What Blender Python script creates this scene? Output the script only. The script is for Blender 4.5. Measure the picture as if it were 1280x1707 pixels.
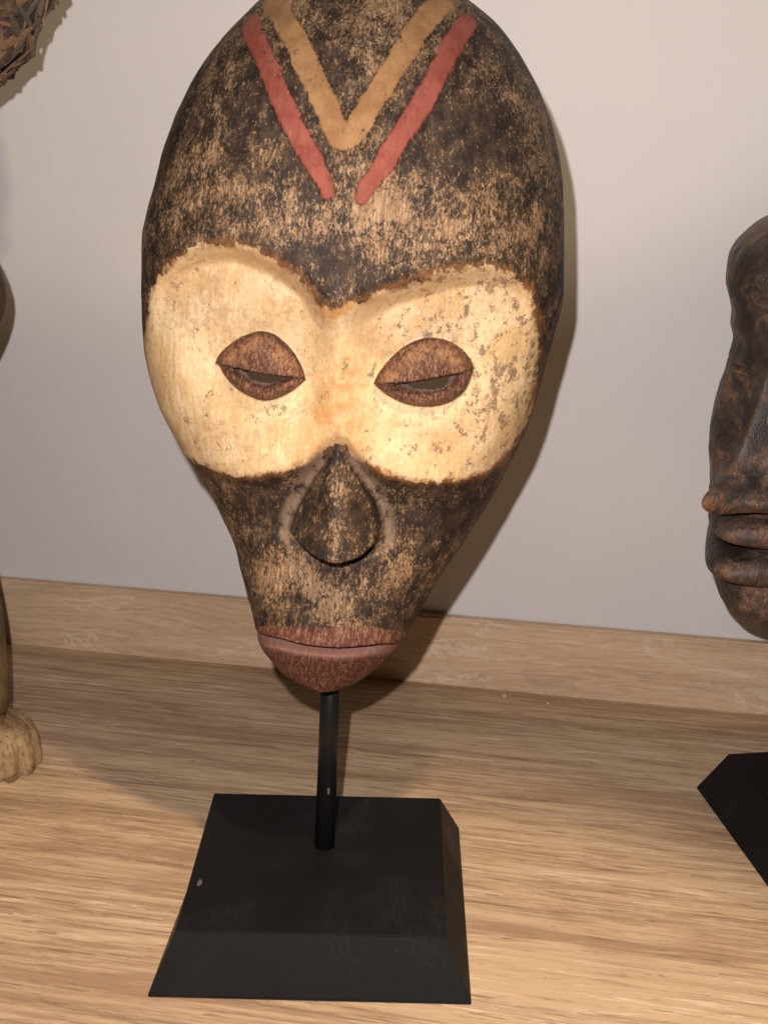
import bpy, bmesh, math, random
import numpy as np
from mathutils import Matrix, Vector
random.seed(7)
for o in list(bpy.data.objects): bpy.data.objects.remove(o)
S = bpy.context.scene
COL = S.collection

# ============================ camera, world, lamps, exposure ============================
cam_d = bpy.data.cameras.new('camera'); cam = bpy.data.objects.new('camera', cam_d); COL.objects.link(cam)
cam_d.sensor_fit = 'VERTICAL'; cam_d.sensor_height = 36; cam_d.lens = 2000 / 1707 * 36
cam_d.clip_start = 0.01; cam_d.clip_end = 50
CR = Vector((0.99973445, 0.01825759, 0.01406039)); CU = Vector((-0.01919637, 0.32226269, 0.94645563)); CF = Vector((-0.01274886, 0.94647421, -0.32252759))
CP = Vector((0.03731, -0.52343, 0.39444))
m = Matrix.Identity(4)
for i in range(3):
    m[i][0] = CR[i]; m[i][1] = CU[i]; m[i][2] = -CF[i]; m[i][3] = CP[i]
cam.matrix_world = m
S.camera = cam
w = bpy.data.worlds.new('World'); S.world = w; w.use_nodes = True
w.node_tree.nodes['Background'].inputs[0].default_value = (1.0, 0.64, 0.26, 1)
w.node_tree.nodes['Background'].inputs[1].default_value = 0.028
S.view_settings.view_transform = 'Standard'; S.view_settings.look = 'None'
S.view_settings.exposure = 0; S.view_settings.gamma = 1; S.view_settings.use_curve_mapping = False
def lamp(name, kind, loc, target, energy, color, size, angle=None, blend=0.5):
    d = bpy.data.lights.new(name, kind); d.energy = energy; d.color = color; d.shadow_soft_size = size
    if kind == 'SPOT': d.spot_size = math.radians(angle); d.spot_blend = blend
    o = bpy.data.objects.new(name, d); COL.objects.link(o); o.location = loc
    o.rotation_euler = (Vector(target) - Vector(loc)).to_track_quat('-Z', 'Y').to_euler()
    return o
# the phone's flash: just above and left of the lens
FL = CP - CR * 0.021 + CU * 0.040
lamp('flash', 'SPOT', FL, FL + CF, 16.0, (1.0, 0.91, 0.90), 0.0035, 120, 0.6)
# warm ceiling downlights in front of the shelf
lamp('downlight', 'SPOT', (0.24, -0.46, 1.25), (-0.03, -0.31, 0.0), 45.0, (1.0, 0.72, 0.43), 0.022, 42, 0.45)
lamp('downlight', 'SPOT', (0.42, -0.85, 1.35), (0.16, 0.244, 1.0), 31.0, (1.0, 0.81, 0.54), 0.03, 53, 0.09)

# ============================ helpers ============================
def node_mat(name):
    mt = bpy.data.materials.new(name); mt.use_nodes = True
    nt = mt.node_tree; b = nt.nodes['Principled BSDF']
    return mt, nt, b
class N:
    """tiny node-graph writer"""
    def __init__(s, nt): s.nt = nt
    def _in(s, sock, v):
        if v is None: return
        if isinstance(v, bpy.types.NodeSocket): s.nt.links.new(v, sock)
        else: sock.default_value = v
    def coord(s, kind='Object'): return s.nt.nodes.new('ShaderNodeTexCoord').outputs[kind]
    def mapping(s, v, scale=(1, 1, 1), loc=(0, 0, 0), rot=(0, 0, 0)):
        n = s.nt.nodes.new('ShaderNodeMapping'); s._in(n.inputs[0], v)
        n.inputs['Scale'].default_value = scale; n.inputs['Location'].default_value = loc; n.inputs['Rotation'].default_value = rot
        return n.outputs[0]
    def noise(s, v, scale, detail=3, rough=0.55, dist=0.0, out=0):
        n = s.nt.nodes.new('ShaderNodeTexNoise'); s._in(n.inputs['Vector'], v)
        n.inputs['Scale'].default_value = scale; n.inputs['Detail'].default_value = detail
        n.inputs['Roughness'].default_value = rough; n.inputs['Distortion'].default_value = dist
        return n.outputs[out]
    def voro(s, v, scale, feature='F1', out='Distance'):
        n = s.nt.nodes.new('ShaderNodeTexVoronoi'); n.feature = feature; s._in(n.inputs['Vector'], v); n.inputs['Scale'].default_value = scale
        return n.outputs[out]
    def wave(s, v, scale, dist=2, detail=2, dscale=1, prof='SIN', dirn='X'):
        n = s.nt.nodes.new('ShaderNodeTexWave'); s._in(n.inputs['Vector'], v); n.wave_profile = prof; n.bands_direction = dirn
        n.inputs['Scale'].default_value = scale; n.inputs['Distortion'].default_value = dist
        n.inputs['Detail'].default_value = detail; n.inputs['Detail Scale'].default_value = dscale
        return n.outputs['Fac']
    def math(s, op, a, b=None, c=None, clamp=False):
        n = s.nt.nodes.new('ShaderNodeMath'); n.operation = op; n.use_clamp = clamp
        s._in(n.inputs[0], a); s._in(n.inputs[1], b); s._in(n.inputs[2], c)
        return n.outputs[0]
    def step(s, v, lo, hi, a=0.0, b=1.0):
        n = s.nt.nodes.new('ShaderNodeMapRange'); n.interpolation_type = 'SMOOTHSTEP'
        s._in(n.inputs[0], v); s._in(n.inputs[1], lo); s._in(n.inputs[2], hi); s._in(n.inputs[3], a); s._in(n.inputs[4], b)
        return n.outputs[0]
    def mix(s, f, a, b, blend='MIX'):
        n = s.nt.nodes.new('ShaderNodeMix'); n.data_type = 'RGBA'; n.blend_type = blend
        s._in(n.inputs[0], f)
        for k, v in ((6, a), (7, b)):
            if isinstance(v, tuple) and len(v) == 3: v = v + (1,)
            s._in(n.inputs[k], v)
        return n.outputs[2]
    def attr(s, name):
        n = s.nt.nodes.new('ShaderNodeAttribute'); n.attribute_name = name; return n.outputs['Fac']
    def bump(s, h, strength, dist, nrm=None):
        n = s.nt.nodes.new('ShaderNodeBump'); n.inputs['Strength'].default_value = strength; n.inputs['Distance'].default_value = dist
        s._in(n.inputs['Height'], h); s._in(n.inputs['Normal'], nrm)
        return n.outputs[0]
    def sep(s, v):
        n = s.nt.nodes.new('ShaderNodeSeparateXYZ'); s._in(n.inputs[0], v); return n.outputs
def tag(o, label, cat, group=None):
    o['label'] = label; o['category'] = cat
    if group: o['group'] = group
    return o
def empty(name, loc=(0, 0, 0), rz=0.0, matrix=None):
    o = bpy.data.objects.new(name, None); COL.objects.link(o); o.empty_display_size = 0.02
    if matrix is not None: o.matrix_world = matrix
    else: o.location = loc; o.rotation_euler = (0, 0, rz)
    return o
def link(name, me, mat, parent=None, smooth=True):
    o = bpy.data.objects.new(name, me); COL.objects.link(o)
    if mat: me.materials.append(mat)
    if parent: o.parent = parent
    if smooth: me.shade_smooth()
    return o
def bm_obj(name, bm, mat, parent=None, smooth=False):
    me = bpy.data.meshes.new(name); bm.to_mesh(me); bm.free()
    o = link(name, me, mat, parent, smooth)
    return o

# ============================ materials of the place ============================
def wall_mat():
    mt, nt, b = node_mat('wall_paint'); n = N(nt); c = n.coord()
    big = n.noise(c, 6, 3); fine = n.noise(c, 420, 3, 0.6); mid = n.noise(c, 60, 3)
    col = n.mix(n.step(big, .3, .7), (0.635, 0.62, 0.615), (0.67, 0.65, 0.64))
    spot = n.step(n.noise(n.mapping(c, (1, 1, .7)), 16, 5, .6), .735, .77)
    col = n.mix(n.math('MULTIPLY', spot, .35), col, (0.33, 0.31, 0.30))
    nt.links.new(col, b.inputs['Base Color']); b.inputs['Roughness'].default_value = 0.62
    nt.links.new(n.bump(mid, .25, .0006, n.bump(fine, .35, .0002)), b.inputs['Normal'])
    return mt
def oak_mat(name, cathedral, across):
    """limed oak: X is along the grain, the other axes over it"""
    mt, nt, b = node_mat(name); n = N(nt); c0 = n.coord()
    def warped(src, sc, amt):
        wn = n.noise(src, sc, 2, .5, out=1)
        add = nt.nodes.new('ShaderNodeVectorMath'); add.operation = 'MULTIPLY_ADD'
        nt.links.new(wn, add.inputs[0]); add.inputs[1].default_value = (0, amt, amt); nt.links.new(c0, add.inputs[2])
        return add.outputs[0]
    c = warped(n.mapping(c0, (1.5, 2.5, 2.5)), 3, .010 + .03 * (cathedral > .5))
    def st(sx, sy, det=4, ro=.6, d=0.0, src=None): return n.noise(n.mapping(src or c, (sx, sy, sy)), 1, det, ro, d)
    broad = st(1.6, 16, 3); med = st(3.5, 85, 4, .6, .1); fine = st(15, 300, 5, .78, .2); pore = st(90, 1000, 4, .75); ray = st(17, 360, 4, .75, .2)
    t = n.math('ADD', n.math('MULTIPLY', med, .35), n.math('MULTIPLY', fine, .65))
    t = n.math('ADD', t, n.math('MULTIPLY', n.math('SUBTRACT', broad, .5), .35))
    col = n.mix(n.step(t, .40, .60), (0.345, 0.226, 0.138), (0.56, 0.41, 0.26))
    col = n.mix(n.step(broad, .50, .72, 0, .5), col, (0.54, 0.385, 0.235))
    col = n.mix(n.step(broad, .46, .28, 0, .4), col, (0.36, 0.235, 0.155))
    line = n.math('MULTIPLY', n.step(ray, .55, .61), n.step(med, .68, .42))
    col = n.mix(n.math('MULTIPLY', line, .6), col, (0.20, 0.12, 0.07))
    dash = st(38, 480, 3, .6)
    col = n.mix(n.step(dash, .625, .66, 0, .6), col, (0.20, 0.118, 0.062))
    col = n.mix(n.step(pore, .58, .70, 0, .45), col, (0.19, 0.11, 0.06))
    lim = n.math('MULTIPLY', n.step(st(20, 320, 5, .78, .2), .55, .62), n.step(broad, .40, .60, .25, .8))
    col = n.mix(lim, col, (0.70, 0.57, 0.42))
    if cathedral > .5:
        cc = warped(n.mapping(c0, (3.5, 6, 6)), 3, .045)
        rg = n.noise(n.mapping(cc, (7, 30, 30)), 1, 6, .70, .2)
        r1 = n.math('ABSOLUTE', n.math('SUBTRACT', rg, .5))
        gate = n.step(n.noise(n.mapping(c0, (15, 50, 50)), 1, 3), .45, .55)
        col = n.mix(.42, col, (0.74, 0.55, 0.36))
        col = n.mix(n.math('MULTIPLY', n.step(r1, .018, .003), n.math('MULTIPLY', gate, .6)), col, (0.82, 0.70, 0.57))
        r2 = n.math('ABSOLUTE', n.math('SUBTRACT', n.math('FRACT', n.math('MULTIPLY', rg, 9)), .5))
        col = n.mix(n.step(r2, .16, .02, 0, .14), col, (0.30, 0.19, 0.12))
    knot = n.step(n.noise(n.mapping(c0, (16, 50, 50)), 1, 2), .735, .79, 0, .45)
    col = n.mix(knot, col, (0.17, 0.10, 0.055))
    nt.links.new(col, b.inputs['Base Color'])
    nt.links.new(n.step(fine, .3, .7, .50, .68), b.inputs['Roughness'])
    b.inputs['Specular IOR Level'].default_value = .35
    nt.links.new(n.bump(pore, .3, .0003, n.bump(fine, .35, .0003)), b.inputs['Normal'])
    return mt
WALL = wall_mat(); OAK = oak_mat('shelf_oak', .5, 'Y'); OAKV = oak_mat('upstand_oak', 1.0, 'Z')

# ============================ shelf, upstand, wall (their own frame: X along the wall) ============================
PHI = -0.16052; DW = 0.26082
def sheet_box(name, x0, x1, y0, y1, z0, z1, mat, bevel=0.0):
    bm = bmesh.new(); bmesh.ops.create_cube(bm, size=1)
    for v in bm.verts:
        v.co = ((x0 + x1) / 2 + v.co.x * (x1 - x0), (y0 + y1) / 2 + v.co.y * (y1 - y0), (z0 + z1) / 2 + v.co.z * (z1 - z0))
    if bevel: bmesh.ops.bevel(bm, geom=bm.edges[:], offset=bevel, segments=3, affect='EDGES')
    o = bm_obj(name, bm, mat); o.rotation_euler = (0, 0, PHI); o['kind'] = 'structure'
    return o
sheet_box('shelf', -1.2, 1.2, -0.75, DW + .006, -0.03, 0, OAK)
sheet_box('upstand', -1.2, 1.2, DW, DW + .0075, -.004, .0525, OAKV, .0012)
sheet_box('wall', -1.6, 1.6, DW + .0078, DW + .05, -.03, 1.3, WALL)

# ============================ stands ============================
def black_mat(name, tone=(0.0052, 0.0050, 0.0052), rough=.55):
    mt, nt, b = node_mat(name); n = N(nt); c = n.coord(); b.inputs['Specular IOR Level'].default_value = .22
    big = n.noise(c, 22, 4, .6); fine = n.noise(n.mapping(c, (1, .25, 1), rot=(0, 0, .6)), 420, 3, .7)
    scuff = n.math('MULTIPLY', n.step(big, .48, .8), n.step(fine, .25, .75))
    col = n.mix(n.math('MULTIPLY', scuff, .8), tone, (0.024, 0.022, 0.022))
    fleck = n.step(n.noise(c, 300, 2, .5), .775, .79)
    col = n.mix(n.math('MULTIPLY', fleck, .6), col, (0.12, 0.10, 0.085))
    nt.links.new(col, b.inputs['Base Color'])
    nt.links.new(n.step(big, .3, .7, rough - .07, rough + .2), b.inputs['Roughness'])
    nt.links.new(n.bump(fine, .25, .0003, n.bump(big, .2, .002)), b.inputs['Normal'])
    return mt
BLACK = black_mat('black_painted_wood'); METAL = black_mat('black_metal_rod', (0.010, 0.010, 0.010), .36)
_mt, _nt, _b = node_mat('pale_scuff'); _b.inputs['Base Color'].default_value = (0.09, 0.082, 0.074, 1); _b.inputs['Roughness'].default_value = .8
SCUFF = _mt
def plinth_mesh(a, ay, b, by, h, seed, back_left=0.0):
    """truncated pyramid with softly worn edges, grid-divided so that the faces are not quite flat"""
    rnd = random.Random(seed)
    bm = bmesh.new(); lip = .0012
    vb = [bm.verts.new((x, y, z)) for z, X, Y in ((0, b, by), (lip, b, by), (h, a, ay)) for x, y in ((-X, -Y), (X, -Y), (X, Y), (-X + (back_left if z < h else 0), Y))]
    for k in (0, 4):
        for i in range(4):
            bm.faces.new((vb[k + i], vb[k + (i + 1) % 4], vb[k + 4 + (i + 1) % 4], vb[k + 4 + i]))
    bm.faces.new(vb[8:12]); bm.faces.new(vb[3::-1])
    bmesh.ops.bevel(bm, geom=bm.edges[:], offset=.0005, segments=2, affect='EDGES')
    bmesh.ops.triangulate(bm, faces=[f for f in bm.faces if len(f.verts) > 4])
    me = bpy.data.meshes.new('plinth'); bm.to_mesh(me); bm.free()
    return me
def rod_mesh(p0, p1, r):
    bm = bmesh.new(); d = Vector(p1) - Vector(p0)
    bmesh.ops.create_cone(bm, cap_ends=True, segments=32, radius1=r, radius2=r, depth=d.length)
    bmesh.ops.bevel(bm, geom=[e for e in bm.edges if len(e.link_faces) == 2 and any(len(f.verts) > 4 for f in e.link_faces)], offset=.0006, segments=2, affect='EDGES')
    q = d.to_track_quat('Z', 'Y').to_matrix().to_4x4()
    bm.transform(Matrix.Translation((Vector(p0) + Vector(p1)) / 2) @ q)
    me = bpy.data.meshes.new('rod'); bm.to_mesh(me); bm.free(); return me
def fleck_mesh(sx, sy, sz, seed):
    bm = bmesh.new(); bmesh.ops.create_icosphere(bm, subdivisions=2, radius=1); r = random.Random(seed)
    for v in bm.verts:
        k = 1 + r.uniform(-.18, .18); v.co = Vector((v.co.x * sx * k, v.co.y * sy * k, v.co.z * sz * k))
    me = bpy.data.meshes.new('fleck'); bm.to_mesh(me); bm.free(); return me
stand = empty('display_stand', (0, 0, 0))
tag(stand, 'black square plinth and thin black rod under the white-eyed mask', 'display stand')
link('plinth', plinth_mesh(.0630, .0590, .0750, .0710, .0282, 1, .0085), BLACK, stand, False)
ROD0 = Vector((.0016, .0115, .024)); ROD1 = ROD0 + Vector((.0046, .0085, .140))
link('rod', rod_mesh(ROD0, ROD1, .0051), METAL, stand)
o = link('paint_fleck', fleck_mesh(.0012, .0030, .0004, 3), SCUFF, stand); o.location = (-.0578, -.0225, .0281)
o = link('paint_fleck', fleck_mesh(.0007, .0005, .0022, 4), SCUFF, stand); o.location = (.0040, .0089, .062)

# ============================ the carved mask ============================
# ---- shared numeric helpers -------------------------------------------------
def herm(xs, ys, x):
    xs = np.asarray(xs, float); ys = np.asarray(ys, float); x = np.asarray(x, float)
    d = np.diff(ys) / np.diff(xs)
    m = np.empty_like(ys); m[0] = d[0]; m[-1] = d[-1]
    h = np.diff(xs)
    m[1:-1] = (d[:-1] * h[1:] + d[1:] * h[:-1]) / (h[1:] + h[:-1])
    i = np.clip(np.searchsorted(xs, x) - 1, 0, len(xs) - 2)
    t = np.clip((x - xs[i]) / h[i], 0, 1)
    return ((2*t**3 - 3*t**2 + 1) * ys[i] + (t**3 - 2*t**2 + t) * h[i] * m[i]
            + (-2*t**3 + 3*t**2) * ys[i+1] + (t**3 - t**2) * h[i] * m[i+1])
def ss(a, b, x):
    t = np.clip((x - a) / (b - a), 0, 1)
    return t * t * (3 - 2 * t)
def vnoise(x, y, seed=0):
    xi = np.floor(x).astype(np.int64); yi = np.floor(y).astype(np.int64)
    fx = x - xi; fy = y - yi
    fx = fx * fx * (3 - 2 * fx); fy = fy * fy * (3 - 2 * fy)
    def hsh(a, b):
        n = (a * 374761393 + b * 668265263 + seed * 974711) & 0x7fffffff
        n = ((n ^ (n >> 13)) * 1274126177) & 0x7fffffff
        return ((n ^ (n >> 16)) & 0xffff) / 65535.0
    return ((hsh(xi, yi) * (1 - fx) + hsh(xi + 1, yi) * fx) * (1 - fy)
            + (hsh(xi, yi + 1) * (1 - fx) + hsh(xi + 1, yi + 1) * fx) * fy)
def fbm(x, y, seed=0, o=3):
    s = 0; a = 0.5; n = 0
    for k in range(o):
        s = s + a * vnoise(x, y, seed + k * 17); n += a; x = x * 2.03; y = y * 2.03; a *= 0.5
    return s / n
def crom(P, n=6, closed=True):
    P = np.asarray(P, float); N = len(P); out = []
    for i in range(N if closed else N - 1):
        if closed:
            a, b, c, d = P[i-1], P[i], P[(i+1) % N], P[(i+2) % N]
        else:
            a, b, c, d = P[max(i-1, 0)], P[i], P[i+1], P[min(i+2, N-1)]
        for k in range(n):
            t = k / n
            out.append(0.5 * (2*b + (c - a)*t + (2*a - 5*b + 4*c - d)*t*t + (3*b - a - 3*c + d)*t**3))
    if not closed: out.append(P[-1])
    return np.array(out)
def dline(U, V, P, closed=False):
    best = np.full(U.shape, 1e9)
    N = len(P)
    for i in range(N if closed else N - 1):
        a = P[i]; b = P[(i + 1) % N]; d = b - a; L = d @ d + 1e-12
        t = np.clip(((U - a[0]) * d[0] + (V - a[1]) * d[1]) / L, 0, 1)
        best = np.minimum(best, (U - a[0] - t * d[0])**2 + (V - a[1] - t * d[1])**2)
    return np.sqrt(best)
def polysd(U, V, P):
    d = dline(U, V, P, True)
    ins = np.zeros(U.shape, bool); N = len(P)
    for i in range(N):
        a = P[i]; b = P[(i + 1) % N]
        if a[1] == b[1]: continue
        c = ((a[1] > V) != (b[1] > V)) & (U < (b[0] - a[0]) * (V - a[1]) / (b[1] - a[1]) + a[0])
        ins ^= c
    return np.where(ins, d, -d)
# ---- the mask's own outline and dome (millimetres, mask frame) ----------------
MH = 345.0
LV = [0, 1, 4.2, 14, 25.5, 43, 58, 71, 94, 118, 131.6, 155, 186, 203, 219, 238, 262, 285, 310, 323, 335, 342, 345]
LU = [-5, -9, -17, -27.5, -34.0, -39.5, -44.5, -50.2, -63, -78, -86, -93.8, -97.0, -97.2, -95.9, -92.0, -86.0, -75.5, -57.5, -44.5, -30, -20, -7]
RV = [0, 3, 11, 21, 34, 64, 84, 105, 127, 144, 164, 180, 200, 217, 232, 255, 277, 295, 317, 328, 338, 345]
RU = [5, 11.5, 21.5, 29.5, 37.5, 52, 63, 74, 82.5, 88, 92, 95, 96.7, 96, 94.5, 91, 83.6, 74, 54.5, 37, 20, 3]
CV = [0, 6, 20, 45, 75, 110, 135, 160, 190, 220, 250, 280, 305, 325, 338, 345]
CD = [20, 27, 36, 40, 44, 54, 62, 68, 76, 82, 80, 72, 58, 40, 22, 8]
def outline(v):
    return herm(LV, LU, v), herm(RV, RU, v)
def dome(s, v):
    a = np.abs(s)
    p = np.interp(v, [0, 60, 110, 150, 205, 260, 345], [2.6, 2.4, 2.6, 3.0, 3.0, 2.3, 2.1])
    r = np.interp(v, [0, 60, 110, 150, 205, 260, 345], [1.9, 1.8, 1.7, 1.8, 1.9, 2.0, 2.0])
    return 6 + herm(CV, CD, v) * np.clip(1 - a**p, 0, 1)**(1 / r)
def dome_uv(u, v):
    l, r = outline(v)
    return dome(np.clip((u - (l + r) / 2) / ((r - l) / 2), -1, 1), v)

WHITE = [(1.2, 185.2), (-7.9, 193.4), (-16.6, 199.9), (-27.9, 205.3), (-41.9, 208.9), (-56.8, 207.1), (-71.1, 200.7), (-82.9, 187.9), (-88.3, 172.0), (-95.4, 151.6), (-89.0, 132.0), (-78.6, 115.7), (-54.7, 111.0), (-37.5, 109.6), (-19.2, 114.6), (-4.8, 121.7), (3.6, 128.8), (13.3, 122.7), (25.1, 117.6), (40.6, 114.0), (59.8, 115.7), (76.0, 123.8), (84.8, 138.2), (87.9, 158.0), (86.4, 180.8), (81.7, 198.9), (70.7, 206.2), (55.3, 206.6), (35.4, 200.7), (18.9, 193.6)]
UA_L = [(-51.5, 159.0), (-49.8, 163.0), (-45.3, 167.6), (-39.2, 171.8), (-31.4, 174.4), (-24.4, 172.9), (-17.8, 167.7), (-12.9, 160.9), (-10.7, 155.2)]
SL_L = [(-51.5, 159.0), (-44.6, 158.1), (-37.3, 157.2), (-29.9, 156.2), (-20.9, 156.0), (-14.5, 156.0), (-10.7, 155.2)]
LA_L = [(-49.8, 157.9), (-45.4, 152.6), (-39.2, 148.1), (-30.3, 145.0), (-23.3, 146.1), (-16.4, 150.0), (-10.7, 155.2)]
HO_L = [(-37.3, 156.9), (-29.9, 156.2), (-19.1, 156.0), (-19.6, 154.5), (-23.2, 153.8), (-26.3, 152.7), (-31.0, 152.9), (-35.2, 154.0)]
UA_R = [(18.0, 155.9), (20.0, 160.9), (24.6, 167.4), (30.2, 172.8), (36.9, 176.2), (44.9, 176.8), (52.2, 174.3), (57.7, 169.4), (59.8, 165.3)]
SL_R = [(18.0, 155.9), (25.7, 156.3), (32.1, 157.2), (39.2, 158.5), (49.7, 161.4), (55.0, 162.7), (59.8, 165.3)]
LA_R = [(19.1, 154.8), (25.5, 150.7), (33.7, 147.9), (42.4, 147.7), (50.5, 150.0), (56.8, 155.7), (59.8, 165.3)]
HO_R = [(31.6, 156.9), (39.2, 158.5), (49.9, 161.4), (49.4, 158.4), (47.1, 156.2), (42.7, 155.0), (38.2, 154.9), (34.7, 155.4)]
NOSE = [(4.6, 126.2), (0.1, 120.5), (-4.5, 113.8), (-9.7, 104.8), (-13.6, 96.0), (-16.0, 85.9), (-10.9, 81.8), (-1.2, 78.4), (7.8, 77.6), (10.5, 77.8), (17.7, 80.0), (23.1, 85.4), (24.2, 90.7), (22.2, 99.9), (18.4, 107.8), (13.2, 115.3), (8.5, 122.3)]
ULIP = [(-31.5, 35.2), (-17.9, 40.3), (-1.0, 44.0), (15.3, 44.4), (28.5, 42.5), (37.6, 37.4), (36.1, 31.2), (28.8, 34.3), (18.5, 33.7), (6.5, 32.3), (-5.9, 32.6), (-17.6, 33.7), (-29.8, 31.9)]
SLIT = [(-44.2, 27.8), (-29.8, 31.9), (-17.6, 33.7), (-5.9, 32.6), (6.5, 32.3), (18.5, 33.7), (28.8, 34.3), (36.1, 31.2), (49.6, 38.2)]
RED_L = [(-46.4, 302.3), (-35.3, 284.2), (-25.0, 266.4), (-16.1, 251.7), (-7.7, 238.7), (-3.0, 230.4)]
RED_R = [(44.6, 306.1), (38.6, 288.7), (32.3, 272.6), (25.0, 257.4), (17.0, 241.5), (10.2, 229.4)]
OCH_L = [(-37.5, 312.1), (-25.2, 294.5), (-16.9, 281.4), (-7.9, 267.0), (1.7, 251.7)]
OCH_R = [(34.0, 315.2), (26.6, 300.2), (20.0, 284.9), (12.2, 269.4), (1.7, 251.7)]
NTOP = [(4.2, 126.2), (8.7, 74.1)]
EYEC = [(-30.5, 159.5), (39.2, 162.2)]

def carve(s, U, V):
    """height of the carved front (mm) and the paint/wear fields, on a grid"""
    A = {}
    D = dome(s, V)
    mid = 4.3
    sw = polysd(U, V, crom(WHITE))
    lat = 1 - .80 * ss(.55, .95, np.abs(s))
    amp = np.interp(V, [105, 135, 165, 190], [2.0, 5.0, 9.0, 12.0])
    wd = np.interp(V, [105, 150, 190], [24, 15, 8])
    t = np.clip(sw / wd, 0, 1); rec = amp * t * t * (3 - 2 * t) * lat
    rec = rec * (1 - .72 * np.exp(-((U - mid) / 9.5)**2))
    D = D - rec
    for (cx, cy) in EYEC:
        D = D - 5.5 * np.exp(-(((U - cx) / 24)**2 + ((V - cy - 7) / 17)**2)) * ss(0, 8, sw)
    D = D + 2.2 * np.exp(-((sw + 4) / 5)**2) * ss(165, 190, V) * lat
    # hollow below the cheeks
    so = np.maximum(-sw, 0) / 15.0
    und = so * np.exp(1 - so)
    D = D - 8.0 * und * ss(136, 112, V) * ss(38, 70, V) * (1 - .6 * np.exp(-((U - mid) / 10)**2))
    A['white'] = np.clip(.5 + sw / 8, 0, 1)
    part = np.zeros(U.shape, np.int32)
    part[sw > 0] = 1
    lidf = np.zeros(U.shape); lidtop = np.zeros(U.shape); pale = np.zeros(U.shape); hole = np.full(U.shape, -99.)
    for k, (ua, sl, la, ho) in enumerate(((UA_L, SL_L, LA_L, HO_L), (UA_R, SL_R, LA_R, HO_R))):
        ua, sl, la = crom(ua, 6, False), crom(sl, 6, False), crom(la, 6, False)
        up = polysd(U, V, np.vstack([ua, sl[::-1]])); lo = polysd(U, V, np.vstack([sl, la[::-1]]))
        da = dline(U, V, ua); db = dline(U, V, la); dsl = dline(U, V, sl)
        near = np.exp(-(np.maximum(-np.maximum(up, lo), 0) / 3.0)**2)
        hu = 1.2 * ss(-.3, 1.4, da) + 9.5 * (1 - np.exp(-da / 7.0)) - .10 * np.maximum(da - 9, 0)
        D = np.where(up > 0, D + hu * ss(-.0, .5, up), D)
        hl = 2.2 * ss(0, 1.6, db) + 2.8 * np.exp(-((db - 3.4) / 2.6)**2) - 1.2 * ss(3.5, 1.0, dsl)
        D = np.where((lo > 0), D + hl, D)
        D = np.where((up <= 0) & (lo <= 0), D - .5 * near, D)
        lidf = np.maximum(lidf, np.clip(.5 + np.maximum(up, lo) / 2.5, 0, 1))
        lidtop = np.maximum(lidtop, (up > 0) * np.exp(-((da - 5.5) / 3.2)**2) + (lo > 0) * .6 * np.exp(-((db - 1.2) / 1.2)**2))
        raw = (lo > 0) * ss(6.2, 7.4, db)
        pale = np.maximum(pale, raw)
        D = np.where((lo > 0) & (dsl < .55), D - 2.2 * (1 - dsl / .55), D)
        part[up > 0] = 2 + 2 * k; part[(lo > 0)] = 3 + 2 * k
        hole = np.maximum(hole, polysd(U, V, np.array(ho)))
    A['lid'] = lidf; A['lidtop'] = lidtop; A['raw'] = pale
    # nose
    ns = crom(NOSE, 5); sn = polysd(U, V, ns)
    (rx0, ry0), (rx1, ry1) = NTOP
    tt = np.clip((ry0 - V) / (ry0 - ry1), 0, 1.1)
    rx = rx0 + (rx1 - rx0) * tt
    hw = np.interp(tt, [0, .12, .35, .6, .8, 1.1], [1.5, 5, 12.5, 19, 22.5, 24])
    x = np.clip(np.abs(U - rx) / hw, 0, 1)
    nh = 21 * tt**.85 * (1 - x**1.8) + 3.0 * ss(0, .35, tt)
    side = ss(76, 86, V)
    D = D - 3.4 * np.exp(-((sn + 2.5) / 3.2)**2) * side * (sn < 0) - 3.4 * np.exp(-(2.5 / 3.2)**2) * side * (sn >= 0)
    D = np.where(sn > 0, D + nh * ss(0, .9, sn), D)
    D = D - 5.5 * np.exp(-((sn + 1.3) / 1.3)**2) * (sn < 0) * ss(88, 80, V)
    A['groove'] = np.where(sn < 0, np.exp(-((sn + 3.4) / 3.0)**4), .0) * side * ss(128, 121, V)
    A['ridge'] = np.where(sn > 0, np.exp(-((U - rx + 1.2) / 3.2)**2), 0) * ss(0.1, .4, tt)
    part[sn > 0] = 6
    # mouth
    ul = crom(ULIP, 4); su = polysd(U, V, ul)
    slu = np.array([p[0] for p in SLIT]); slv = np.array([p[1] for p in SLIT])
    vs = herm(slu, slv, np.clip(U, slu[0], slu[-1]))
    t = vs - V
    lower = (t >= 0) & (V < 40)
    top = np.interp(U, [p[0] for p in ULIP[:6]], [p[1] for p in ULIP[:6]])
    D = np.where((su > 0), D + 1.2 * ss(0, 1, su) + 5.0 * ss(0, 9, top - V), D)
    D = np.where(lower, D - 3.8 + 7.0 * ss(-1, 8.5, t) - 3.5 * ss(10, 26, t), D)
    A['lip'] = np.clip(.5 + np.maximum(su, np.where(lower, t, -9)) / 4, 0, 1)
    A['ledge'] = np.where(lower, ss(12, 6.5, t), 0)
    part[su > 0] = 7; part[lower] = 8
    # painted bars on the forehead
    for nm, lines, hwid, ids in (('red', (RED_L, RED_R), 4.3, (9, 10)), ('ochre', (OCH_L + OCH_R[-2::-1],), 5.0, (11,))):
        f = np.zeros(U.shape)
        for ln, pid in zip(lines, ids):
            dl = hwid * (1 - .45 * ss(243, 226, V)) - dline(U, V, crom(ln, 5, False)) + (fbm(U / 5, V / 5, 5, 4) - .5) * 2.2
            D = D + .4 * ss(-.3, .9, dl) - .8 * np.exp(-((dl + 1.0) / .9)**2)
            f = np.maximum(f, np.clip(.5 + dl / 4, 0, 1)); part[dl > 0] = pid
        A[nm] = f
    wr = np.zeros(U.shape)
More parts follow.
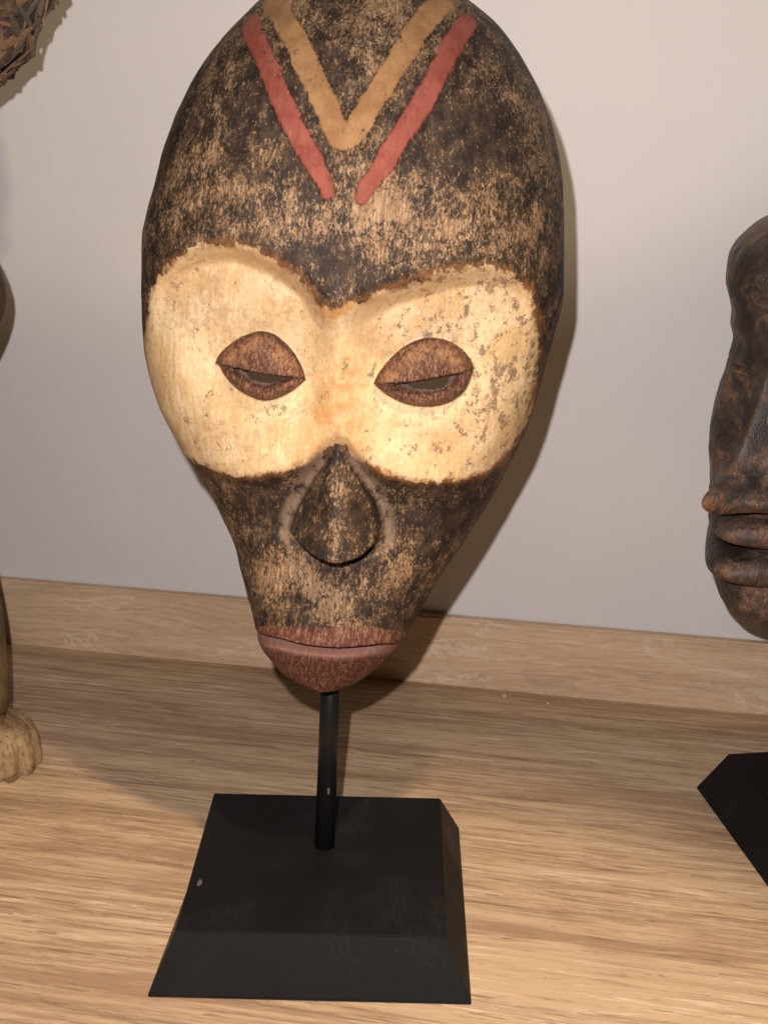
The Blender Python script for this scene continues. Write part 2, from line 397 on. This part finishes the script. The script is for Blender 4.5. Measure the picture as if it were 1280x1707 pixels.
    for gx, gy, sx_, sy_, a_ in ((0, 222, 75, 13, .16), (55, 232, 26, 14, .10), (-72, 240, 16, 30, .06), (14, 318, 16, 22, .15), (80, 262, 9, 34, .10), (-22, 296, 6, 18, .08),
                                 (30, 262, 5, 26, .08), (4, 54, 34, 12, .08), (-30, 62, 20, 18, .06), (40, 78, 14, 22, .05), (-45, 262, 26, 22, -.06), (52, 265, 22, 26, -.05),
                                 (4, 205, 40, 9, -.10), (-40, 95, 26, 10, -.08), (48, 98, 26, 10, -.08), (-50, 290, 14, 12, .04)):
        wr += a_ * np.exp(-((U - gx) / sx_)**2 - ((V - gy) / sy_)**2)
    A['wear'] = wr
    # tool marks and slight irregularity
    rim = ss(1.0, .93, np.abs(s))
    D = D + ((fbm(U / 26, V / 26, 3) - .5) * 2.6 + (fbm(U / 2.2, V / 7, 9) - .5) * .55 + (fbm(U / .9, V / 3.0, 21, 2) - .5) * .22) * rim
    return D, A, part, hole
NR, NC = 660, 440
tau = np.linspace(0, 1, NR); vv = MH * (.72 * tau + .28 * (.5 - .5 * np.cos(np.pi * tau)))
th = np.linspace(-1, 1, NC); sc = .55 * th + .45 * np.sin(th * np.pi / 2)
Lo, Ro = outline(vv)
# hand-cut edge: the outline wanders a little
Lo = Lo + (fbm(vv / 18, vv * 0 + 3, 31) - .5) * 1.6; Ro = Ro + (fbm(vv / 18, vv * 0 + 8, 32) - .5) * 1.6
Sg, Vg = np.meshgrid(sc, vv); Ug = (Lo + Ro)[:, None] / 2 + Sg * (Ro - Lo)[:, None] / 2
Dg, ATT, PART, HOLE = carve(Sg, Ug, Vg)
def tomesh(name, P, faces, attrs=None, normals=None):
    me = bpy.data.meshes.new(name)
    faces = np.asarray(faces, np.int32); k = faces.shape[1]
    me.vertices.add(len(P)); me.vertices.foreach_set('co', np.asarray(P, np.float32).ravel())
    me.loops.add(faces.size); me.loops.foreach_set('vertex_index', faces.ravel())
    me.polygons.add(len(faces)); me.polygons.foreach_set('loop_start', np.arange(0, faces.size, k, dtype=np.int32))
    me.update(calc_edges=True); me.validate()
    for a, val in (attrs or {}).items():
        at = me.attributes.new(a, 'FLOAT', 'POINT'); at.data.foreach_set('value', np.asarray(val, np.float32).ravel())
    me.shade_smooth()
    if normals is not None: me.normals_split_custom_set_from_vertices(normals.tolist())
    return me
def grid_faces(nr, nc):
    i = np.arange(nr * nc).reshape(nr, nc)
    return np.stack([i[:-1, :-1], i[:-1, 1:], i[1:, 1:], i[1:, :-1]], -1).reshape(-1, 4)
def vnormals(P, F):
    n = np.cross(P[F[:, 2]] - P[F[:, 0]], P[F[:, 3]] - P[F[:, 1]])
    out = np.zeros_like(P)
    for k in range(4):
        for a in range(3): out[:, a] += np.bincount(F[:, k], n[:, a], len(P))
    return out / (np.linalg.norm(out, axis=1, keepdims=True) + 1e-12)
# mask frame -> object frame: x = u, y = -D, z = v (metres)
Vc = Vg + .26 * Dg * ss(48, 0, Vg)
Pm = np.stack([Ug, -Dg, Vc], -1).reshape(-1, 3) / 1000.0
Fm = grid_faces(NR, NC)
Nm = vnormals(Pm, Fm)
MU = Vector((0.99608622, -0.07724606, -0.04295671)); MW = Vector((0.05561469, 0.17001757, 0.98387043)); MN = Vector((-0.06869672, -0.98240881, 0.17364818))
MO = Vector((0.00308428, 0.012, 0.1183517))
mm = Matrix.Identity(4)
for i in range(3):
    mm[i][0] = MU[i]; mm[i][1] = -MN[i]; mm[i][2] = MW[i]; mm[i][3] = MO[i]
def mask_mat():
    mt, nt, b = node_mat('worn_painted_wood'); n = N(nt); c = n.coord()
    big = n.noise(c, 30, 4, .6); mid = n.noise(n.mapping(c, (1, .6, .7)), 150, 4, .65)
    gr = n.noise(n.mapping(c, (1, .8, .5)), 980, 5, .8, .6); gr2 = n.noise(n.mapping(c, (1, .2, .16)), 900, 3, .7)
    pit = n.noise(n.mapping(c, (1, .8, .45)), 1150, 2, .6)
    # bare wood under worn black stain
    wear = n.math('ADD', n.math('MULTIPLY', big, .75), n.math('MULTIPLY', mid, .60))
    wear = n.math('ADD', n.math('SUBTRACT', wear, .165), n.math('MULTIPLY', n.math('SUBTRACT', gr, .5), 1.55))
    wear = n.math('ADD', wear, n.math('MULTIPLY', n.attr('wear'), n.step(n.noise(c, 55, 4, .65), .38, .62, .1, 1.35)))
    wear = n.math('ADD', wear, n.math('MULTIPLY', n.attr('ridge'), .09))
    dark = n.mix(n.step(mid, .35, .65), (0.022, 0.015, 0.011), (0.062, 0.041, 0.026))
    tan = n.mix(n.step(gr2, .35, .65), (0.20, 0.116, 0.058), (0.42, 0.275, 0.15))
    col = n.mix(n.step(wear, .44, .62, 0, .5), dark, (0.115, 0.068, 0.037))
    col = n.mix(n.step(wear, .54, .70, 0, .95), col, tan)
    fl2 = n.noise(n.mapping(c, (1, .8, .75)), 430, 4, .72, .5)
    col = n.mix(n.step(fl2, .62, .66, 0, .65), col, (0.40, 0.235, 0.10))
    col = n.mix(n.step(fl2, .42, .36, 0, .55), col, (0.020, 0.014, 0.011))
    # white pigment of the eye field
    white = n.mix(n.step(n.noise(c, 45, 4, .6), .38, .62), (0.60, 0.395, 0.175), (0.73, 0.54, 0.30))
    white = n.mix(n.step(gr, .48, .66, 0, .65), white, (0.78, 0.65, 0.45))
    flk = n.noise(n.mapping(c, (1, .8, .9)), 330, 6, .72, .8)
    white = n.mix(n.step(n.math('ADD', flk, n.math('MULTIPLY', n.math('SUBTRACT', big, .5), .5)), .50, .62, 0, .65), white, (0.47, 0.29, 0.155))
    crk = n.step(n.voro(n.mapping(c, (1, .7, .8)), 260, 'DISTANCE_TO_EDGE'), .05, .0, 0, .22)
    white = n.mix(crk, white, (0.50, 0.34, 0.19))
    cx = n.sep(c)
    mid_o = n.math('MULTIPLY', n.step(n.math('ABSOLUTE', n.math('SUBTRACT', cx[0], .0043)), .023, .002), n.step(n.noise(c, 90, 4, .65), .36, .62))
    white = n.mix(n.math('MULTIPLY', mid_o, .88), white, (0.47, 0.235, 0.07))
    chip = n.math('ADD', n.noise(n.mapping(c, (1, .7, .75)), 190, 6, .78), n.math('MULTIPLY', n.math('SUBTRACT', n.noise(c, 14, 2), .5), .22))
    chip = n.math('ADD', chip, n.step(cx[0], -.02, .08, -.03, .035))
    white = n.mix(n.step(chip, .575, .615, 0, .85), white, n.mix(n.step(gr, .4, .6), (0.13, 0.082, 0.055), (0.34, 0.22, 0.13)))
    wa = n.attr('white')
    we = n.math('ADD', wa, n.math('MULTIPLY', n.math('SUBTRACT', gr, .5), .75))
    we = n.math('ADD', we, n.math('MULTIPLY', n.math('SUBTRACT', mid, .5), 1.5))
    rim = n.math('MULTIPLY', n.step(n.math('ABSOLUTE', n.math('SUBTRACT', we, .5)), .45, .05), n.step(n.noise(c, 70, 4, .65), .36, .62, .15, .9))
    wmask = n.step(we, .50, .60)
    col = n.mix(wmask, col, white)
    col = n.mix(n.math('MULTIPLY', rim, n.math('MULTIPLY', n.step(wa, .02, .4), n.step(wa, 1.0, .72))), col, (0.24, 0.105, 0.035))
    # red-brown lids and lips, scratched along the grain
    scr = n.step(n.noise(n.mapping(c, (1, .3, .34)), 1250, 4, .75), .47, .62)
    lid = n.mix(n.math('MULTIPLY', scr, .85), (0.070, 0.027, 0.017), (0.27, 0.14, 0.072))
    lid = n.mix(n.math('MULTIPLY', n.attr('lidtop'), n.step(n.math('ADD', gr, n.math('MULTIPLY', mid, .6)), .68, .92, .0, .6)), lid, (0.38, 0.205, 0.10))
    le = n.math('ADD', n.attr('lid'), n.math('MULTIPLY', n.math('SUBTRACT', gr, .5), .35))
    col = n.mix(n.step(le, .45, .58), col, lid)
    lip = n.mix(n.step(n.math('ADD', n.math('MULTIPLY', gr2, .5), n.math('MULTIPLY', gr, .5)), .47, .60, 0, .75), (0.088, 0.030, 0.022), (0.30, 0.165, 0.10))
    lip = n.mix(n.math('MULTIPLY', n.attr('ledge'), .62), lip, (0.34, 0.18, 0.13))
    pe = n.math('ADD', n.attr('lip'), n.math('MULTIPLY', n.math('SUBTRACT', gr, .5), .7))
    col = n.mix(n.step(pe, .46, .58), col, lip)
    # bare grey edge of the eye slits, pale scraped grooves beside the nose
    col = n.mix(n.attr('raw'), col, n.mix(gr, (0.075, 0.058, 0.042), (0.20, 0.16, 0.12)))
    ge = n.math('MULTIPLY', n.attr('groove'), n.step(n.math('ADD', mid, n.math('MULTIPLY', gr, .3)), .45, .68))
    col = n.mix(n.math('MULTIPLY', ge, .85), col, n.mix(gr, (0.20, 0.13, 0.085), (0.33, 0.23, 0.155)))
    # forehead bars
    for a, ca, cb in (('ochre', (0.27, 0.138, 0.054), (0.37, 0.205, 0.086)), ('red', (0.235, 0.055, 0.038), (0.31, 0.085, 0.06))):
        e = n.math('ADD', n.attr(a), n.math('MULTIPLY', n.math('SUBTRACT', gr, .5), 1.1))
        bub = n.step(n.math('ABSOLUTE', n.math('SUBTRACT', n.voro(c, 115), .24)), .03, .0, 0, .35)
        pc = n.mix(n.step(n.noise(c, 80, 4, .6), .35, .65), ca, cb)
        pc = n.mix(bub, pc, (0.20, 0.07, 0.03))
        pc = n.mix(n.step(gr2, .56, .72, 0, .35), pc, (0.36, 0.20, 0.12))
        pc = n.mix(n.step(n.math('ADD', gr, n.math('MULTIPLY', mid, .5)), .66, .54, 0, .55), pc, (0.07, 0.03, 0.02))
        keepp = n.step(n.noise(n.mapping(c, (1, .8, .7)), 230, 5, .76, .5), .665, .625)
        col = n.mix(n.math('MULTIPLY', n.step(e, .44, .62, 0, .94), keepp), col, pc)
    nt.links.new(col, b.inputs['Base Color'])
    nt.links.new(n.step(gr, .3, .7, .72, .52), b.inputs['Roughness'])
    b.inputs['Specular IOR Level'].default_value = .25
    h = n.math('ADD', n.math('MULTIPLY', gr, .6), n.math('MULTIPLY', pit, .4))
    paint = n.math('MULTIPLY', wmask, n.step(chip, .615, .575))
    nt.links.new(n.bump(paint, .5, .0004, n.bump(h, .55, .0007)), b.inputs['Normal'])
    return mt
WOODP = mask_mat()
mask = empty('carved_mask', matrix=mm)
tag(mask, 'large oval carved wooden mask with white painted eye field and red forehead bars', 'mask')
fc = PART.ravel()[Fm]
fpart = np.max(np.where(fc == fc[:, :1], fc, 0), axis=1); fpart = fc[:, 0]
fhole = (HOLE.ravel()[Fm].mean(1) > 0)
names = {0: ('face', None), 1: ('painted_eye_field', 'cream-white painted field round both eyes, chipped'), 2: ('upper_eyelid', None), 3: ('lower_eyelid', None),
         4: ('upper_eyelid', None), 5: ('lower_eyelid', None), 6: ('nose', 'wedge-shaped dark nose with worn ridge'), 7: ('upper_lip', 'brick red upper lip'), 8: ('lower_lip', 'brick red lower lip with pink ledge'),
         9: ('forehead_bar', 'red painted bar, left of the pair'), 10: ('forehead_bar', 'red painted bar, right of the pair'), 11: ('forehead_chevron', 'ochre painted V between the red bars')}
for pid, (nm, lb) in names.items():
    fs = Fm[(fpart == pid) & ~fhole]
    ids, inv = np.unique(fs, return_inverse=True)
    me = tomesh(nm, Pm[ids], inv.reshape(-1, 4), {k: v.ravel()[ids] for k, v in ATT.items()}, Nm[ids])
    o = link(nm, me, WOODP, mask)
    if lb: o['label'] = lb
# cut walls of the two eye slits
_mt, nt, b = node_mat('raw_cut_wood'); n = N(nt); c = n.coord()
nt.links.new(n.mix(n.noise(c, 500, 4, .7), (0.07, 0.052, 0.036), (0.20, 0.155, 0.115)), b.inputs['Base Color']); b.inputs['Roughness'].default_value = .9
RAW = _mt
hf = Fm[fhole]
ed = np.concatenate([hf[:, [k, (k + 1) % 4]] for k in range(4)]); key = np.sort(ed, 1)
uq, idx, cnt = np.unique(key, axis=0, return_index=True, return_counts=True)
bed = ed[idx[cnt == 1]]
for sgn in (-1, 1):
    e = bed[(Pm[bed[:, 0], 0] - .0043) * sgn > 0]
    A_, B_ = Pm[e[:, 0]], Pm[e[:, 1]]
    dp = np.array([0, .0035, 0])
    V_ = np.concatenate([A_, B_, B_ + dp, A_ + dp]); k = len(e)
    i = np.arange(k); link('slit_edge', tomesh('slit_edge', V_, np.stack([i, i + k, i + 2*k, i + 3*k], -1)), RAW, mask)
# hollow back: inner wall and rim
n2r, n2c = 120, 90
v2 = np.interp(np.linspace(0, NR - 1, n2r), np.arange(NR), vv); L2 = np.interp(v2, vv, Lo); R2 = np.interp(v2, vv, Ro)
S2, V2 = np.meshgrid(np.linspace(-1, 1, n2c), v2)
k2 = 1 - 5.0 / np.maximum((R2 - L2) / 2, 8)
U2 = (L2 + R2)[:, None] / 2 + S2 * ((R2 - L2) / 2 * k2)[:, None]
V2s = 172 + (V2 - 172) * .965
D2 = np.where(np.abs(S2) >= 1, 0, np.maximum(dome(S2, V2) * .86 - 13, 0)) * ss(0, 25, V2) * ss(345, 325, V2)
P2 = np.stack([U2, -D2, V2s], -1).reshape(-1, 3) / 1000; F2 = grid_faces(n2r, n2c)
cen = P2[F2].mean(1) * 1000
keep = np.ones(len(F2), bool)
for ho in (HO_L, HO_R): keep &= polysd(cen[:, 0], cen[:, 2], np.array(ho)) < -9
ix = np.arange(n2r * n2c).reshape(n2r, n2c)
ring2 = np.concatenate([ix[:, 0], ix[-1, 1:], ix[-2::-1, -1], ix[0, -2:0:-1]])
v1 = v2; L1, R1 = L2, R2
ro = np.concatenate([np.stack([L1, 0*L1, v1], -1), np.stack([np.linspace(L1[-1], R1[-1], n2c)[1:], np.zeros(n2c-1), np.full(n2c-1, v1[-1])], -1),
                     np.stack([R1, 0*R1, v1], -1)[-2::-1], np.stack([np.linspace(R1[0], L1[0], n2c)[1:-1], np.zeros(n2c-2), np.full(n2c-2, v1[0])], -1)]) / 1000
# outer skirt: from the carved front's edge (its D at the rim) back to the rim plane
nf = len(P2); P3 = np.concatenate([P2, ro]); m_ = len(ro); j = np.arange(m_)
rimf = np.stack([ring2[j], nf + j, nf + (j + 1) % m_, ring2[(j + 1) % m_]], -1)
gi = np.arange(NR * NC).reshape(NR, NC)
per = np.concatenate([gi[:, 0], gi[-1, 1:], gi[-2::-1, -1], gi[0, -2:0:-1]])
pf = Pm[per]; pb = pf.copy(); pb[:, 1] = 0
sk = np.concatenate([pf, pb]); K = len(per); j = np.arange(K)
skf = np.stack([j, K + j, K + (j + 1) % K, (j + 1) % K], -1)
_mt, nt, b = node_mat('dark_raw_wood'); n = N(nt); c = n.coord()
nt.links.new(n.mix(n.noise(n.mapping(c, (1, 1, .2)), 300, 4, .7), (0.04, 0.027, 0.018), (0.16, 0.10, 0.06)), b.inputs['Base Color']); b.inputs['Roughness'].default_value = .8
DARKW = _mt
link('hollow_back', tomesh('hollow_back', P3, np.concatenate([F2[keep][:, ::-1], rimf])), DARKW, mask)
link('rim', tomesh('rim', sk, skf), DARKW, mask)

# ============================ the dark head on the right ============================
def head_mat():
    mt, nt, b = node_mat('dark_waxed_wood'); n = N(nt); c = n.coord()
    big = n.noise(c, 40, 5, .7, .6); mid = n.noise(n.mapping(c, (1, 1, .5)), 150, 5, .72); gr = n.noise(n.mapping(c, (1, 1, .3)), 620, 4, .75)
    t = n.math('ADD', n.math('MULTIPLY', big, .6), n.math('MULTIPLY', mid, .45))
    col = n.mix(n.step(big, .4, .62), (0.028, 0.019, 0.015), (0.088, 0.060, 0.047))
    col = n.mix(n.step(t, .535, .62), col, n.mix(n.step(gr, .4, .6), (0.085, 0.045, 0.026), (0.24, 0.135, 0.075)))
    geo = nt.nodes.new('ShaderNodeNewGeometry')
    edge = n.math('MULTIPLY', n.step(geo.outputs['Pointiness'], .51, .56), n.step(mid, .35, .6))
    col = n.mix(n.math('MULTIPLY', edge, .75), col, (0.23, 0.105, 0.045))
    col = n.mix(n.step(gr, .58, .72, 0, .5), col, (0.018, 0.012, 0.009))
    nt.links.new(col, b.inputs['Base Color'])
    nt.links.new(n.step(mid, .35, .65, .36, .62), b.inputs['Roughness'])
    nt.links.new(n.bump(gr, .7, .0007, n.bump(mid, .6, .002)), b.inputs['Normal'])
    return mt
HEADM = head_mat()
def head_mesh():
    nr, nc = 330, 300
    HH = 236.0
    tau = np.linspace(0, 1, nr); z = HH * (.8 * tau + .2 * (.5 - .5 * np.cos(np.pi * tau)))
    thh = np.linspace(-np.pi, np.pi, nc)
    b_ = herm([0, 4, 12, 34, 62, 100, 130, 155, 172, 195, 215, 228, 234, 236], [8, 24, 37, 48, 54, 59, 58, 52, 49, 57, 52, 35, 17, 2], z)
    af = herm([0, 4, 12, 28, 60, 100, 145, 160, 176, 195, 214, 228, 234, 236], [18, 38, 50, 58, 58, 60, 57, 60, 64, 67, 60, 42, 22, 2], z)
    ab = herm([0, 4, 12, 34, 62, 100, 150, 195, 215, 228, 234, 236], [6, 18, 30, 44, 55, 62, 66, 64, 54, 36, 17, 2], z)
    T, Z = np.meshgrid(thh, z)
    cf = np.cos(T); X = b_[:, None] * np.sin(T); Y = -np.where(cf > 0, af[:, None], ab[:, None]) * cf
    Fh = np.zeros_like(X)
    g = lambda x0, z0, sx, sz: np.exp(-((X - x0) / sx)**2 - ((Z - z0) / sz)**2)
    # nose: bridge, tip, wings, flat-cut underside
    tz = np.clip((158 - Z) / (158 - 84), 0, 1)
    nb = (3 + 23 * tz**1.1) * ss(162, 145, Z) * np.exp(-(np.abs(X) / (5.5 + 5 * tz))**1.5)
    cut = ss(78.5, 81, Z)
    wing = 17 * (g(18, 87, 9, 7) + g(-15, 87, 8, 7) * .6) + 20 * g(0, 90, 12, 10)
    Fh += (nb + wing) * cut
    Fh -= 3.5 * (g(22, 101, 9, 4) + g(-22, 101, 9, 4))
    lipw = np.exp(-(np.abs(X) / 27)**2)
    up = np.sqrt(np.clip(1 - ((Z - 67) / 8.5)**2, 0, 1)); lo = np.sqrt(np.clip(1 - ((Z - 46.5) / 9)**2, 0, 1))
    Fh += lipw * np.maximum(24 * up, 24 * lo)
    Fh += 5 * g(0, 18, 18, 14)
    for sx in (-1, 1):
        Fh += -11 * g(sx * 27, 150, 17, 13) + 11 * g(sx * 29, 149, 14, 7.5) - 6 * np.exp(-((Z - 148 - (X * sx - 27) * .05) / 1.3)**2) * np.exp(-((X - sx * 28) / 12)**2)
        Fh += 4 * g(sx * 26, 170, 22, 6) + 3 * g(sx * 38, 112, 16, 20)
    Y = Y - Fh * np.clip(cf, 0, 1)**.35
    nz = (fbm(X / 14 + 50, Z / 14, 61) - .5) * 1.5 + (fbm(T * 18, Z / 5, 62) - .5) * .5
    # carved ridges of hair over the brow
    r = np.hypot(X, Y) + 1e-6
    X = X * (1 + nz / r * .9); Y = Y * (1 + nz / r * .9)
    P = np.stack([X, Y, Z], -1).reshape(-1, 3) / 1000
    return tomesh('head', P, grid_faces(nr, nc))
HX, HY, HZ = 0.2705, 0.124, 0.1155
hd = empty('head_sculpture', (HX, HY, HZ), math.radians(-50))
tag(hd, 'dark brown carved head with full lips and broad nose at the right edge', 'sculpture')
link('head', head_mesh(), HEADM, hd)
st2 = empty('display_stand', (0.3026, 0.0633, 0), math.radians(9.3))
tag(st2, 'black square plinth cut off by the right edge, below the dark head', 'display stand')
link('plinth', plinth_mesh(.058, .058, .070, .070, .030, 2), BLACK, st2, False)
link('rod', rod_mesh((0, 0.02, .026), (-.016, .072, .19), .005), METAL, st2)

# ============================ the figure on the left ============================
def fig_mat(name, c0, c1, c2, rough):
    mt, nt, b = node_mat(name); n = N(nt); c = n.coord()
    big = n.noise(c, 40, 4, .6); gr = n.noise(n.mapping(c, (1, 1, .3)), 420, 4, .7)
    col = n.mix(n.step(big, .35, .65), c0, c1); col = n.mix(n.step(gr, .5, .68, 0, .8), col, c2)
    nt.links.new(col, b.inputs['Base Color']); b.inputs['Roughness'].default_value = rough
    nt.links.new(n.bump(gr, .6, .0008), b.inputs['Normal'])
    return mt
FIGB = fig_mat('figure_dark_wood', (0.030, 0.020, 0.013), (0.085, 0.052, 0.028), (0.13, 0.075, 0.035), .45)
FOOT = fig_mat('figure_pale_foot', (0.15, 0.082, 0.033), (0.42, 0.29, 0.15), (0.06, 0.033, 0.015), .8)
LEGM = fig_mat('figure_leg_wood', (0.10, 0.062, 0.026), (0.20, 0.125, 0.05), (0.07, 0.04, 0.02), .6)
def skin(name, pts, edges, mat, parent, sub=2):
    me = bpy.data.meshes.new(name); me.from_pydata([p[:3] for p in pts], edges, [])
    o = link(name, me, mat, parent, False)
    sk_ = o.modifiers.new('skin', 'SKIN'); sk_.use_smooth_shade = True
    lay = me.skin_vertices[0] if me.skin_vertices else me.attributes and None
    if lay is None:
        bpy.context.view_layer.objects.active = o; bpy.ops.mesh.customdata_skin_add(); lay = me.skin_vertices[0]
    for i, p in enumerate(pts): lay.data[i].radius = (p[3], p[3])
    lay.data[0].use_root = True
    ms = o.modifiers.new('sub', 'SUBSURF'); ms.levels = sub; ms.render_levels = sub
    return o
fig = empty('carved_figure', (-0.254, 0.137, 0))
tag(fig, 'carved standing figure with straw-tufted head, cut off by the left edge', 'sculpture')
# torso, neck, head core, both arms with bent elbows (figure's own frame)
skin('body', [(0, 0, .20, .036), (0, 0, .26, .034), (0, 0, .325, .042), (0, 0, .355, .018), (0, 0, .375, .018), (0, 0, .42, .042), (0, 0, .47, .040),
              (.040, 0, .335, .018), (.062, .002, .290, .0165), (.040, -.018, .245, .013), (.010, -.036, .235, .012),
              (-.040, 0, .335, .018), (-.062, .002, .290, .0165), (-.040, -.018, .245, .013), (-.010, -.036, .235, .012)],
     [(0, 1), (1, 2), (2, 3), (3, 4), (4, 5), (5, 6), (2, 7), (7, 8), (8, 9), (9, 10), (2, 11), (11, 12), (12, 13), (13, 14)], FIGB, fig)
for sx in (1, -1):
    skin('leg', [(sx * .018, 0, .205, .024), (sx * .028, 0, .15, .021), (sx * .034, .004, .095, .0195), (sx * .037, .004, .05, .016), (sx * .037, .002, .022, .016)],
         [(0, 1), (1, 2), (2, 3), (3, 4)], LEGM, fig)
    def foot_mesh(sx):
        nr, nc = 48, 72
        tt, ph = np.meshgrid(np.linspace(0, 1, nr), np.linspace(0, 2 * np.pi, nc + 1)[:-1], indexing='ij')
        zz = .036 * np.sin(tt * np.pi / 2)**.9
        rr = np.cos(tt * np.pi / 2)**.55
        toes = .5 + .5 * np.cos(ph * 0 + (np.arctan2(np.sin(ph), np.cos(ph)) + np.pi / 2) * 11)
        front = np.clip(-np.sin(ph), 0, 1)
        k = 1 - .16 * front**.5 * (1 - toes)**2 * (1 - tt)
        x = .0235 * np.cos(ph) * rr * k; y = (-.012 + np.where(np.sin(ph) < 0, .036, .028) * np.sin(ph)) * rr * k
        nz = (fbm(ph * 5, tt * 9, 71 + sx) - .5) * .004
        P = np.stack([x * (1 + nz * 20), y * (1 + nz * 20), zz * (1 + .25 * (fbm(ph * 3, tt * 4, 75) - .5))], -1)
        f = []
        i = np.arange(nr * nc).reshape(nr, nc); i2 = np.roll(i, -1, 1)
        f = np.stack([i[:-1], i2[:-1], i2[1:], i[1:]], -1).reshape(-1, 4)
        return tomesh('foot', P.reshape(-1, 3), f)
    o = link('foot', foot_mesh(sx), FOOT, fig); o.location = (sx * .048, .006, .0006); o.scale = (.95, .8, .86); o['label'] = 'pale scraped foot with carved toes'
# straw-covered head
HC = Vector((.030, .0, .474))
def lump_mesh():
    bm = bmesh.new(); bmesh.ops.create_icosphere(bm, subdivisions=5, radius=1)
    for v in bm.verts:
        p = v.co.copy(); a = math.atan2(p.y, p.x)
        k = 1 + .16 * (float(fbm(np.array(a * 3 + 9), np.array(p.z * 4 + 9), 81)) - .5) + .10 * 2.2 * (float(fbm(np.array(a * 12 + 40), np.array(p.z * 16 + 40), 82)) - .5)
        v.co = Vector((p.x * .080 * k, p.y * .062 * k, p.z * .088 * k))
    me = bpy.data.meshes.new('hair_core'); bm.to_mesh(me); bm.free(); return me
HAIRC = fig_mat('matted_straw', (0.035, 0.022, 0.014), (0.10, 0.062, 0.038), (0.17, 0.11, 0.062), .85)
hair = link('straw_hair', lump_mesh(), HAIRC, fig); hair.location = HC
STR = [fig_mat('straw_%d' % i, a, b_, c_, .75) for i, (a, b_, c_) in enumerate((((0.20, 0.115, 0.055), (0.33, 0.20, 0.10), (0.12, 0.07, 0.035)),
      ((0.10, 0.058, 0.03), (0.18, 0.11, 0.058), (0.06, 0.035, 0.02)), ((0.10, 0.078, 0.056), (0.17, 0.13, 0.092), (0.06, 0.042, 0.03))))]
def straw_mesh(seed, mat):
    r = random.Random(seed); bm = bmesh.new(); seg = 5; rings = []
    bend = r.uniform(-.12, .12); wdt = r.uniform(.7, 1.3)
    for i in range(seg + 1):
        t = i / seg - .5; k = (1 - .55 * abs(t * 2)**3) * wdt
        rings.append([bm.verts.new((t, y * .055 * k + bend * (t * t) , z * .045 * k + r.uniform(-.01, .01))) for y, z in ((-1, -.6), (1, -.8), (.8, .9), (-.9, .7))])
    for a, b_ in zip(rings, rings[1:]):
        for q in range(4): bm.faces.new((a[q], a[(q + 1) % 4], b_[(q + 1) % 4], b_[q]))
    bm.faces.new(rings[0][::-1]); bm.faces.new(rings[-1])
    me = bpy.data.meshes.new('straw_piece'); bm.to_mesh(me); bm.free(); me.materials.append(mat); return me
SM = [straw_mesh(i, STR[i % 3]) for i in range(9)]
rs = random.Random(5)
for i in range(290):
    while True:
        d = Vector((rs.gauss(0, 1), rs.gauss(0, 1), rs.gauss(0, 1))).normalized()
        if d.x > .0 and d.y < .25 and d.z < .35: break
    o = bpy.data.objects.new('straw_piece', SM[rs.randrange(9)]); COL.objects.link(o); o.parent = hair
    o.location = (d.x * .082, d.y * .064, d.z * .090)
    nrm = Vector((d.x / .080, d.y / .062, d.z / .088)).normalized()
    tg = nrm.cross(Vector((rs.gauss(0, 1), rs.gauss(0, 1), rs.gauss(0, 1)))).normalized()
    tg = (tg + nrm * rs.uniform(-.2, .2)).normalized(); yy = nrm.cross(tg).normalized(); zz = tg.cross(yy)
    L = rs.uniform(.011, .030)
    M = Matrix((tg * L, yy * L * rs.uniform(.7, 1.1), zz * L)).transposed()
    o.matrix_local = Matrix.Translation(o.location) @ M.to_4x4()

# ============================ crumbs on the shelf ============================
_mt, nt, b = node_mat('pale_crumb'); b.inputs['Base Color'].default_value = (0.62, 0.52, 0.38, 1); b.inputs['Roughness'].default_value = .9
CR_ = _mt
for i, (x, y, r, lb) in enumerate(((.1137, .2355, .0014, 'tiny pale crumb on the shelf, nearer the mask'), (.1432, .226, .0010, 'tiny pale crumb on the shelf, nearer the dark head'),
                                   (-.032, .2418, .0011, 'tiny pale crumb on the shelf left of the mask chin'))):
    o = link('crumb', fleck_mesh(r, r * .8, r * .7, 40 + i), CR_); o.location = (x, y, r * .55); tag(o, lb, 'crumb', 'crumbs on the shelf')
